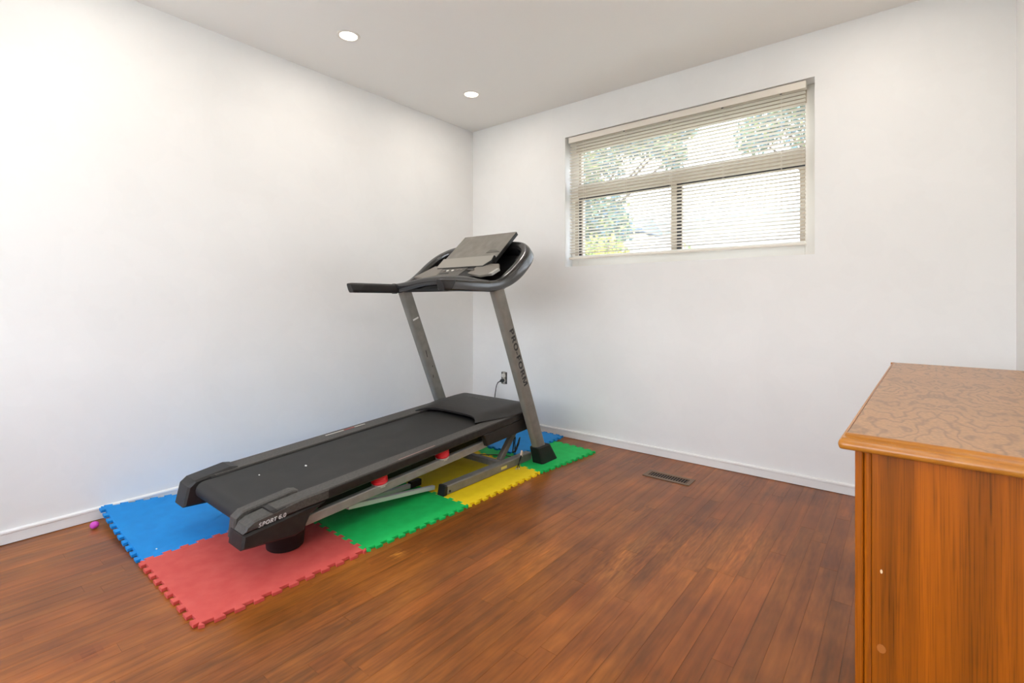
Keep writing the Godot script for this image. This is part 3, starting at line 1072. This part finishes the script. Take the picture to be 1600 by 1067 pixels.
# ================================================================ outlet and cords
func outlet_and_cords() -> void:
	var t := thing("wall_outlet", Vector3(0.349, 0.376, 0.0), "uncovered white duplex wall outlet in its dark box, behind the treadmill", "outlet")
	var blk := mat(s8(20, 19, 18), 0.6)
	var wht := mat(s8(225, 220, 210), 0.45)
	var st := begin()
	box(st, Vector3(0.320, 0.328, -0.0005), Vector3(0.378, 0.424, 0.0012), 0)
	part("box_opening", st, mat(s8(70, 62, 55), 0.8), t)
	for q in [[0.322, 0.405], [0.364, 0.395], [0.366, 0.366], [0.364, 0.33], [0.322, 0.331]]:
		st = begin()
		box(st, Vector3(q[0], q[1], 0.001), Vector3(q[0] + 0.011, q[1] + 0.018, 0.0022), 0)
		part("box_gap", st, blk, t)
	st = begin()
	box(st, Vector3(0.332, 0.325, 0.0012), Vector3(0.362, 0.428, 0.003), 0.0005)
	part("yoke", st, mat(s8(176, 170, 160), 0.4, 0.5), t)
	for cy in [0.396, 0.356]:
		st = begin()
		prism(st, rrect(0.033, 0.029, 0.009, 4), Transform3D(Basis(), Vector3(0.347, cy, 0.006)), 0.012, 0.001)
		var soc := part("socket", st, wht, t)
		if cy > 0.38:
			st = begin()
			for dx in [-0.0065, 0.0065]: box(st, Vector3(0.347 + dx - 0.001, cy - 0.001, 0.0118), Vector3(0.347 + dx + 0.001, cy + 0.007, 0.0125), 0)
			box(st, Vector3(0.345, cy - 0.009, 0.0118), Vector3(0.349, cy - 0.005, 0.0125), 0)
			part("slot", st, blk, soc)
	# power cord from the lower socket down behind the hood
	t = thing("power_cord", Vector3(0.347, 0.356, 0.012), "black power cord plugged into the uncovered wall outlet", "cord")
	st = begin()
	sweep(st, [Vector3(0.347, 0.358, 0.0122), Vector3(0.347, 0.357, 0.03), Vector3(0.345, 0.354, 0.045)], rrect(0.028, 0.024, 0.008, 4), Vector3.UP, [1.0, 1.0, 0.5])
	part("plug", st, blk, t)
	st = begin()
	tube(st, smoothed([Vector3(0.345, 0.354, 0.044), Vector3(0.335, 0.345, 0.062), Vector3(0.318, 0.315, 0.062), Vector3(0.305, 0.27, 0.058), Vector3(0.295, 0.22, 0.055), Vector3(0.29, 0.12, 0.055), Vector3(0.30, 0.035, 0.08), Vector3(0.36, 0.018, 0.18), Vector3(0.37, 0.02, 0.32)], 6), 0.0035)
	part("cable", st, blk, t)
	# coiled cable hanging beside the near boot
	t = thing("cable_coil", Vector3(1.05, 0.10, 0.70), "tangled coil of thin black cable with a white tag beside the upright's black foot", "cable")
	st = begin()
	var pts := []
	for i in 49:
		var a := TAU * i / 16.0
		var w := 0.038 + 0.011 * sin(i * 1.7) + 0.006 * cos(i * 0.9)
		pts.append(Vector3(1.015 + 0.02 * sin(a * 0.5 + 0.4) + w * 0.5 * cos(a), 0.115 + w * 0.95 * sin(a) + 0.006 * sin(i * 0.6), 0.69 + w * 0.7 * cos(a + 0.5)))
	tube(st, smoothed(pts, 2), 0.0038, 6)
	part("cable", st, blk, t)
	st = begin()
	bar(st, Vector3(1.075, 0.092, 0.705), Vector3(1.082, 0.068, 0.722), 0.012, 0.024, 0.002)
	part("tag", st, mat(s8(226, 206, 190), 0.6), t)
	for q in [0.0, 1.0]:
		st = begin()
		tube(st, smoothed([Vector3(1.080, 0.070, 0.72), Vector3(1.087, 0.05, 0.74 + q * 0.006), Vector3(1.095, 0.03, 0.77 - q * 0.008), Vector3(1.103 + q * 0.008, 0.0165, 0.792 - q * 0.012)], 5), 0.0028, 6)
		var l := part("lead", st, blk, t)
		st = begin()
		bar(st, Vector3(1.103 + q * 0.008, 0.0165, 0.792 - q * 0.012), Vector3(1.107 + q * 0.012, 0.0150, 0.806 - q * 0.012), 0.005, 0.005, 0.001)
		part("lead_tip", st, mat(s8(215, 212, 205), 0.35, 0.3), l)
	# thin grey wire lying under the base
	ORG = Vector3(0.83, 0.012, 0.70)
	st = begin()
	tube(st, smoothed([Vector3(0.60, 0.0155, 0.80), Vector3(0.72, 0.0155, 0.762), Vector3(0.80, 0.0155, 0.70), Vector3(0.88, 0.0155, 0.655), Vector3(0.95, 0.0155, 0.64), Vector3(1.0, 0.0155, 0.65)], 6), 0.003, 6)
	tag(part("floor_wire", st, mat(s8(120, 118, 114), 0.5)), "thin grey wire lying on the mats inside the treadmill's base", "cable")

# ================================================================ dresser
func dresser() -> void:
	var rot := Basis(Vector3.UP, deg_to_rad(-2.0))
	var at := Vector3(2.814, 0, 1.979)          # near left foot of the body
	var t := thing("dresser", at, "low varnished oak dresser with a figured moulded top, at the right edge", "dresser")
	t.basis = rot
	ORG = Vector3.ZERO                            # local coordinates: x to the right, z towards the camera, body z from -1.32 to 0
	var D := 0.375
	var L := 1.315
	var H := 0.735
	# vertical oak grain
	var W := 512
	var HH := 1024
	var g1 := bytes_of(71, 0.05, W, 12, W, HH, 4)
	var g2 := bytes_of(72, 0.3, W, 16, W, HH, 3)
	var g3 := bytes_of(73, 0.006, W, 64, W, HH, 3)
	var d := PackedByteArray()
	d.resize(W * HH * 3)
	for i in W * HH:
		var a := (g1[i] - 128) * 0.0008 + (g3[i] - 128) * 0.0012
		var pore := minf(0.0, (g2[i] - 120) * 0.0022)
		var l := 1.0 + a + pore
		d[i * 3] = clampi(int(160 * l), 0, 255)
		d[i * 3 + 1] = clampi(int(83 * l), 0, 255)
		d[i * 3 + 2] = clampi(int(6 * l), 0, 255)
	var side := mat(Color.WHITE, 0.38, 0.0, 0.4)
	side.albedo_texture = tex_from(d, W, HH)
	var oak := mottled(s8(160, 96, 28), s8(188, 124, 46), 0.3, 2.0, 74, 0.03)
	# figured veneer, book-matched about a line that runs from front to back
	var n := FastNoiseLite.new()
	n.seed = 91
	n.frequency = 1.0
	n.fractal_octaves = 3
	var TW := 512
	var TH := 1400
	d = PackedByteArray()
	d.resize(TW * TH * 3)
	var fg := bytes_of(75, 0.2, 256, 700, TW, TH, 3)
	for j in TH:
		var z := j / float(TH) * 1.4
		for i in TW:
			var x := absf(i / float(TW) * 0.44 - 0.135)
			var v := n.get_noise_2d(x * 6.0, z * 2.2) * 2.6 + x * 7.0 - z * 1.6 + n.get_noise_2d(x * 24.0 + 9.0, z * 10.0) * 0.35
			var ring := 0.5 + 0.5 * sin(v * TAU * 1.4)
			var line := pow(ring, 5.0)
			var k := j * TW + i
			var l := 1.0 - 0.17 * line + (fg[k] - 128) * 0.0009 + 0.05 * n.get_noise_2d(x * 3.0, z * 3.0 + 5.0)
			d[k * 3] = clampi(int(180 * l), 0, 255)
			d[k * 3 + 1] = clampi(int(134 * l), 0, 255)
			d[k * 3 + 2] = clampi(int(92 * l), 0, 255)
	var topm := mat(Color.WHITE, 0.36)
	topm.albedo_texture = tex_from(d, TW, TH)
	# --- body panels
	uvf = func(p: Vector3, nn: Vector3) -> Vector2:
		if absf(nn.x) > 0.6: return Vector2(p.z / 0.4, -p.y / 0.8)
		return Vector2(p.x / 0.4 + 0.03, -p.y / 0.8)
	var st := begin()
	box(st, Vector3(0.022, 0.02, -0.016), Vector3(D, H, 0.0), 0.001)
	var near := part("end_panel", st, side, t)
	st = begin()
	box(st, Vector3(0.022, 0.02, -L), Vector3(D, H, -L + 0.016), 0.001)
	part("end_panel", st, side, t)
	for z in [0.0, -L + 0.018]:
		st = begin()
		# front stile seen edge-on: a square strip, a groove, a thinner bead
		box(st, Vector3(-0.002, 0.0, z - 0.018), Vector3(0.0105, H, z + 0.0015), 0.0025)
		box(st, Vector3(0.0118, 0.0, z - 0.018), Vector3(0.0215, H, z + 0.0035 if z == 0.0 else z), 0.003)
		part("stile", st, side, t)
	st = begin()
	box(st, Vector3(D - 0.008, 0.02, -L + 0.017), Vector3(D, H, -0.017), 0)
	part("back_panel", st, side, t)
	st = begin()
	box(st, Vector3(0.02, 0.06, -L + 0.017), Vector3(0.03, H, -0.017), 0)
	part("face_frame", st, side, t)
	st = begin()
	box(st, Vector3(0.012, 0.0, -L + 0.019), Vector3(0.028, 0.06, -0.019), 0.002)
	part("plinth", st, side, t)
	# drawers on the long side, with flush finger pulls
	for r in 3:
		for c in 2:
			var y0 := 0.072 + r * 0.218
			var z1 := -0.024 - c * 0.636
			uvf = func(p: Vector3, _n: Vector3) -> Vector2: return Vector2(p.y / 0.4, p.z / 0.8)
			st = begin()
			box(st, Vector3(0.002, y0, z1 - 0.630), Vector3(0.0195, y0 + 0.208, z1), 0.006)
			var dr := part("drawer", st, side, t)
			uvf = no_uv
			st = begin()
			box(st, Vector3(0.0005, y0 + 0.186, z1 - 0.60), Vector3(0.003, y0 + 0.196, z1 - 0.03), 0.001)
			part("finger_pull", st, oak, dr)
	uvf = no_uv
	# --- top: veneered field inside a moulded edge
	var yb := H
	var yt := 0.762
	var x0 := -0.025
	var x1 := 0.394
	var z0 := -L - 0.025
	var z1 := 0.026
	uvf = func(p: Vector3, _n: Vector3) -> Vector2: return Vector2((p.x - x0) / 0.44, (p.z - z0) / 1.4)
	st = begin()
	box(st, Vector3(x0 + 0.0122, yb + 0.004, z0 + 0.004), Vector3(x1 - 0.001, yt - 0.0012, z1 - 0.029), 0)
	var top := part("top_panel", st, topm, t)
	uvf = no_uv
	# moulding, mitred round the near left corner: (outwards, height) from the underside up: bullnose, cove, bead
	var prof := [[-0.03, 0.0], [-0.007, 0.0]]
	for k in 9:
		var an := -PI / 2 + PI * k / 8.0
		prof.append([-0.0075 + 0.0082 * cos(an), 0.0082 + 0.0082 * sin(an)])
	for q in [[-0.0095, 0.0168], [-0.0105, 0.0186], [-0.0125, 0.0198], [-0.017, 0.0212], [-0.0205, 0.0218], [-0.0212, 0.0236], [-0.0226, 0.0256], [-0.0246, 0.0266], [-0.0268, 0.0268], [-0.0282, 0.0262], [-0.030, 0.0256]]: prof.append(q)
	st = begin()
	var rows := []
	for q in prof:
		var o: float = q[0]
		var y: float = yb + q[1]
		var ox := o if o > 0.0 else o * 0.42
		var row := [Vector3(x0 - ox, y, z0)]
		var rad := 0.010
		var e := maxf(rad + o, 0.0)
		var cx := x0 - ox + e
		var cz := z1 + o - e
		for k in 5:
			var an := PI - PI / 2 * k / 4.0
			row.append(Vector3(cx + e * cos(an), y, cz + e * sin(an)))
		row.append(Vector3(x1, y, z1 + o))
		rows.append(row)
	for i in rows.size() - 1:
		for j in rows[i].size() - 1:
			facec(st, [rows[i][j], rows[i][j + 1], rows[i + 1][j + 1], rows[i + 1][j]], Vector3(x0 + 0.03, yb + 0.008, z1 - 0.03).lerp(Vector3(x1, yb + 0.008, z1 - 0.03), 0.0 if j < 5 else 1.0) if j != 0 else Vector3(x0 + 0.03, yb + 0.008, (z0 + z1) / 2), true)
	box(st, Vector3(x0 + 0.002, yb + 0.001, z0 - 0.003), Vector3(x1 - 0.001, yt - 0.0015, z0 + 0.0045), 0.001)
	part("top_moulding", st, oak, t)
	# pale chips on the end panel
	for q in [[0.036, 0.527, 0.003, 0.006], [0.036, 0.392, 0.011, 0.013]]:
		st = begin()
		prism(st, circ(1.0, 10), Transform3D(Basis(Vector3.RIGHT * q[2] * 0.6, Vector3.UP * q[3] * 0.6, Vector3.BACK), Vector3(q[0], q[1], 0.0004)), 0.0006, 0)
		part("chip", st, mat(s8(235, 205, 160) if q[2] < 0.005 else s8(168, 96, 26), 0.6), near)
	ORG = Vector3.ZERO

# ================================================================ small things
func small_things() -> void:
	var t := thing("floor_vent", Vector3(1.836, 0.0, 0.342), "brown metal floor register with black slots, near the window wall", "vent")
	var st := begin()
	var x0 := 1.706
	var x1 := 1.972
	var z0 := 0.288
	var z1 := 0.398
	var m := mat(s8(112, 88, 66), 0.45, 0.1)
	box(st, Vector3(x0, 0.0004, z0), Vector3(x1, 0.0045, z0 + 0.024), 0.0015)
	box(st, Vector3(x0, 0.0004, z1 - 0.024), Vector3(x1, 0.0045, z1), 0.0015)
	box(st, Vector3(x0, 0.0004, z0 + 0.02), Vector3(x0 + 0.024, 0.0045, z1 - 0.02), 0.0015)
	box(st, Vector3(x1 - 0.024, 0.0004, z0 + 0.02), Vector3(x1, 0.0045, z1 - 0.02), 0.0015)
	part("vent_frame", st, m, t)
	st = begin()
	box(st, Vector3(x0 + 0.02, 0.0003, z0 + 0.02), Vector3(x1 - 0.02, 0.001, z1 - 0.02), 0)
	part("vent_opening", st, mat(s8(8, 8, 8), 0.9), t)
	for i in 15:
		var x := x0 + 0.031 + 0.0146 * i
		st = begin()
		box(st, Vector3(x - 0.0022, 0.001, z0 + 0.022), Vector3(x + 0.0022, 0.0020, z1 - 0.022), 0.0005)
		part("louvre", st, m, t)
	# pink ball
	ORG = Vector3(0.105, 0.0, 2.525)
	st = begin()
	var prof := []
	for i in 13:
		var a := -PI / 2 + PI * i / 12.0
		prof.append(Vector2(cos(a) * 0.0165, 0.0155 + sin(a) * 0.0155))
	lathe(st, prof, Transform3D(Basis(), ORG), 24)
	tag(part("ball", st, mat(s8(214, 78, 190), 0.35)), "small shiny pink ball on the floor by the blue tile", "ball")
	# white crumbs on the belt and mat
	for q in [[521, Vector3(0.777, rh(1.88) - 0.006, 1.915), 0.006, "largest white crumb on the middle of the treadmill belt"], [2, Vector3(0.70, rh(2.06) - 0.006, 2.085), 0.004, "small white crumb on the treadmill belt near its rear end"], [3, Vector3(0.56, 0.012, 2.42), 0.004, "white crumb on the blue tile beside the red tile"]]:
		ORG = q[1]
		st = begin()
		var r: float = q[2]
		lathe(st, [Vector2(0, 0), Vector2(r * 0.8, 0.0003), Vector2(r, r * 0.35), Vector2(r * 0.55, r * 0.8), Vector2(0, r * 0.9)], Transform3D(Basis(Vector3.RIGHT * 1.2, Vector3.UP, Vector3.BACK * 0.8), ORG), 8, false)
		tag(part("crumb", st, mat(s8(225, 222, 215), 0.8)), q[3], "crumb", "white crumbs")

# ================================================================ garden beyond the window
func leaf_cloud(called: String, parent: Node, blobs: Array, count: int, size: float, cols: Array, seed_: int) -> void:
	var r := RandomNumberGenerator.new()
	r.seed = seed_
	var st := SurfaceTool.new()
	st.begin(Mesh.PRIMITIVE_TRIANGLES)
	var pts := [Vector3(0, 0, 0), Vector3(0.35, 0.06, 0.4), Vector3(0.25, 0.02, 0.8), Vector3(0, -0.05, 1.0), Vector3(-0.25, 0.02, 0.8), Vector3(-0.35, 0.06, 0.4)]
	for i in range(1, 5):
		for k in [0, i + 1, i]: st.add_vertex(pts[k] * size)
	st.generate_normals()
	var mesh := st.commit()
	var mm := MultiMesh.new()
	mm.transform_format = MultiMesh.TRANSFORM_3D
	mm.use_colors = true
	mm.mesh = mesh
	mm.instance_count = count
	for i in count:
		var b: Array = blobs[r.randi_range(0, blobs.size() - 1)]
		var d := Vector3(r.randfn(), r.randfn(), r.randfn()).normalized() * pow(r.randf(), 0.4)
		var p: Vector3 = b[0] + d * b[1] - ORG
		var bs := Basis.from_euler(Vector3(r.randf() * TAU, r.randf() * TAU, r.randf() * TAU)).scaled(Vector3.ONE * r.randf_range(0.7, 1.3))
		mm.set_instance_transform(i, Transform3D(bs, p))
		var c: Color = cols[r.randi_range(0, cols.size() - 1)]
		mm.set_instance_color(i, c.srgb_to_linear())
	var mi := MultiMeshInstance3D.new()
	mi.name = called
	mi.multimesh = mm
	var m := mat(Color.WHITE, 0.6)
	m.vertex_color_use_as_albedo = true
	m.backlight_enabled = true
	m.backlight = Color(0.5, 0.5, 0.4)
	m.cull_mode = BaseMaterial3D.CULL_DISABLED
	mi.material_override = m
	mi.set_meta("kind", "stuff")
	parent.add_child(mi, true)

func tree(at: Vector3, h: float, label: String, blobs: Array, count: int, size: float, cols: Array, seed_: int) -> void:
	var t := thing("tree", at, label, "tree", "trees outside the window")
	var bark := mottled(s8(92, 82, 74), s8(128, 116, 104), 0.9, 1.5, 80 + seed_, 0.03)
	var st := begin()
	sweep(st, smoothed([at, at + Vector3(0.05, h * 0.35, 0.03), at + Vector3(-0.04, h * 0.7, 0), at + Vector3(0.03, h, 0.05)], 4), circ(0.14, 10), Vector3(0.3, 0, 1), [1.2, 1.0, 0.95, 0.9, 0.85, 0.8, 0.75, 0.7, 0.65, 0.55, 0.45, 0.35, 0.25])
	part("trunk", st, bark, t)
	st = begin()
	for b in blobs:
		var a := at + Vector3(0, h * 0.55, 0)
		var e: Vector3 = b[0]
		sweep(st, smoothed([a, a.lerp(e, 0.5) + Vector3(0, 0.15, 0), e], 4), circ(0.05, 6), Vector3(0.3, 0.1, 1), [1.0, 0.95, 0.9, 0.8, 0.7, 0.6, 0.5, 0.4, 0.25])
	part("branches", st, bark, t)
	leaf_cloud("foliage", t, blobs, count, size, cols, seed_)

func garden() -> void:
	ORG = Vector3(0, -0.5, -14)
	var st := begin()
	box(st, Vector3(-30, -0.8, -45), Vector3(30, -0.5, 40), 0)
	var unseen_lawn := part("unseen_lawn", st, mottled(s8(100, 100, 84), s8(122, 120, 100), 0.9, 0.6, 51, 0.03))  # unseen ground, carried on behind the room to bounce daylight in
	unseen_lawn.set_meta("kind", "structure")
	# pale paving added behind the camera to bounce sunlight onto the ceiling
	st = begin()
	box(st, Vector3(-8, -0.5, 4.35), Vector3(11, -0.44, 16), 0.01)
	var pv := part("added_bounce_terrace", st, mottled(s8(222, 216, 204), s8(234, 229, 218), 0.9, 0.6, 52, 0.03))
	pv.set_meta("kind", "structure")
	# neighbouring house
	var t := thing("house", Vector3(-2.0, -0.5, -14.0), "pale neighbouring house with a blue-grey eave seen through the blind", "house")
	var wallm := mat(s8(236, 236, 236), 0.8)
	st = begin()
	box(st, Vector3(-8.5, -0.5, -20.0), Vector3(4.5, 3.45, -14.0), 0.01)
	part("wall", st, wallm, t)
	st = begin()
	box(st, Vector3(-9.0, 3.45, -20.5), Vector3(5.0, 3.72, -13.6), 0.01)
	part("eave", st, mat(s8(206, 214, 228), 0.7), t)
	st = begin()
	xprism(st, [[-13.5, 3.72], [-17.0, 4.7], [-20.6, 3.72]], -9.0, 5.0, 0)
	part("roof", st, mat(s8(226, 226, 230), 0.8), t)
	st = begin()
	box(st, Vector3(-0.2, 1.3, -14.02), Vector3(1.2, 2.5, -13.95), 0.01)
	var wn := part("house_window", st, mat(s8(214, 180, 170), 0.6), t)
	st = begin()
	for k in 2: box(st, Vector3(-0.12 + k * 0.66, 1.38, -13.96), Vector3(0.46 + k * 0.66, 2.42, -13.94), 0)
	part("house_pane", st, mat(s8(170, 190, 210), 0.15), wn)
	# trees
	var pale := [s8(104, 136, 126), s8(130, 150, 108), s8(86, 120, 120), s8(160, 164, 96), s8(94, 128, 150)]  # pale and bluish: glare and haze put into the leaf colours
	var yel := [s8(170, 162, 62), s8(146, 154, 70), s8(192, 176, 80), s8(114, 138, 74)]
	tree(Vector3(-3.5, -0.5, -7.0), 4.4, "leafy tree with haze-tinted pale green leaves filling the left of the window", [[Vector3(-2.75, 4.0, -6.6), 0.62], [Vector3(-2.1, 4.15, -6.5), 0.55], [Vector3(-2.7, 3.0, -6.4), 0.55], [Vector3(-2.35, 2.9, -6.6), 0.6], [Vector3(-1.5, 4.35, -6.5), 0.36], [Vector3(-0.95, 4.2, -6.5), 0.4], [Vector3(-0.65, 3.85, -6.4), 0.24], [Vector3(-0.5, 4.45, -6.5), 0.3], [Vector3(-3.2, 3.6, -6.7), 0.7], [Vector3(-3.3, 2.3, -6.6), 0.7], [Vector3(-2.6, 2.5, -6.6), 0.5], [Vector3(-2.0, 2.6, -6.6), 0.4]], 8500, 0.10, pale, 5)
	tree(Vector3(2.6, -0.5, -8.3), 4.4, "tree with airy leaves at the window's upper right", [[Vector3(0.75, 4.75, -8.0), 0.55], [Vector3(1.25, 4.5, -8.1), 0.55], [Vector3(0.45, 4.4, -8.0), 0.38], [Vector3(1.3, 5.1, -8.0), 0.5], [Vector3(1.9, 4.9, -8.2), 0.7], [Vector3(2.7, 4.2, -8.3), 1.0], [Vector3(2.9, 3.2, -8.3), 0.8]], 4200, 0.09, pale, 6)
	# garden shed behind the tree
	t = thing("shed", Vector3(-4.2, -0.5, -11.3), "small shed with a dark blue-grey roof, behind the leaves at the window's left", "shed")
	st = begin()
	box(st, Vector3(-5.6, -0.5, -12.4), Vector3(-3.5, 3.1, -11.2), 0.01)
	part("shed_wall", st, mat(s8(216, 216, 206), 0.8), t)
	st = begin()
	xprism(st, [[-11.0, 3.12], [-11.0, 3.24], [-11.75, 3.62], [-12.6, 3.24], [-12.6, 3.12]], -5.8, -3.35, 0)
	part("shed_roof", st, mat(s8(96, 108, 134), 0.7), t)
	# low yellow-green shrubs along the house
	var sh := [[Vector3(-2.0, 1.75, -6.0), 0.6, "yellow-green shrub low in the window's left half"], [Vector3(-0.35, 1.6, -6.2), 0.42, "yellow-green shrub low in the window, just right of its mullion"]]
	for i in sh.size():
		var q: Array = sh[i]
		var p: Vector3 = q[0]
		t = thing("shrub", Vector3(p.x, -0.5, p.z), q[2], "shrub", "shrubs outside the window")
		st = begin()
		for k in 7:
			var e := p + Vector3(cos(k * 0.9) * 0.5, 0.1 + 0.3 * sin(k * 2.1), sin(k * 0.9) * 0.4)
			sweep(st, smoothed([Vector3(p.x, -0.5, p.z), Vector3(p.x, 0.2, p.z).lerp(e, 0.4), e], 4), circ(0.02, 6), Vector3(0.3, 0.1, 1))
		part("stems", st, mat(s8(110, 98, 80), 0.9), t)
		leaf_cloud("foliage", t, [[p, q[1]], [p + Vector3(0.4, -0.5, 0.1), 0.7], [p + Vector3(-0.4, -0.6, 0), 0.7]], 2600, 0.10, yel, 20 + i)
	ORG = Vector3.ZERO
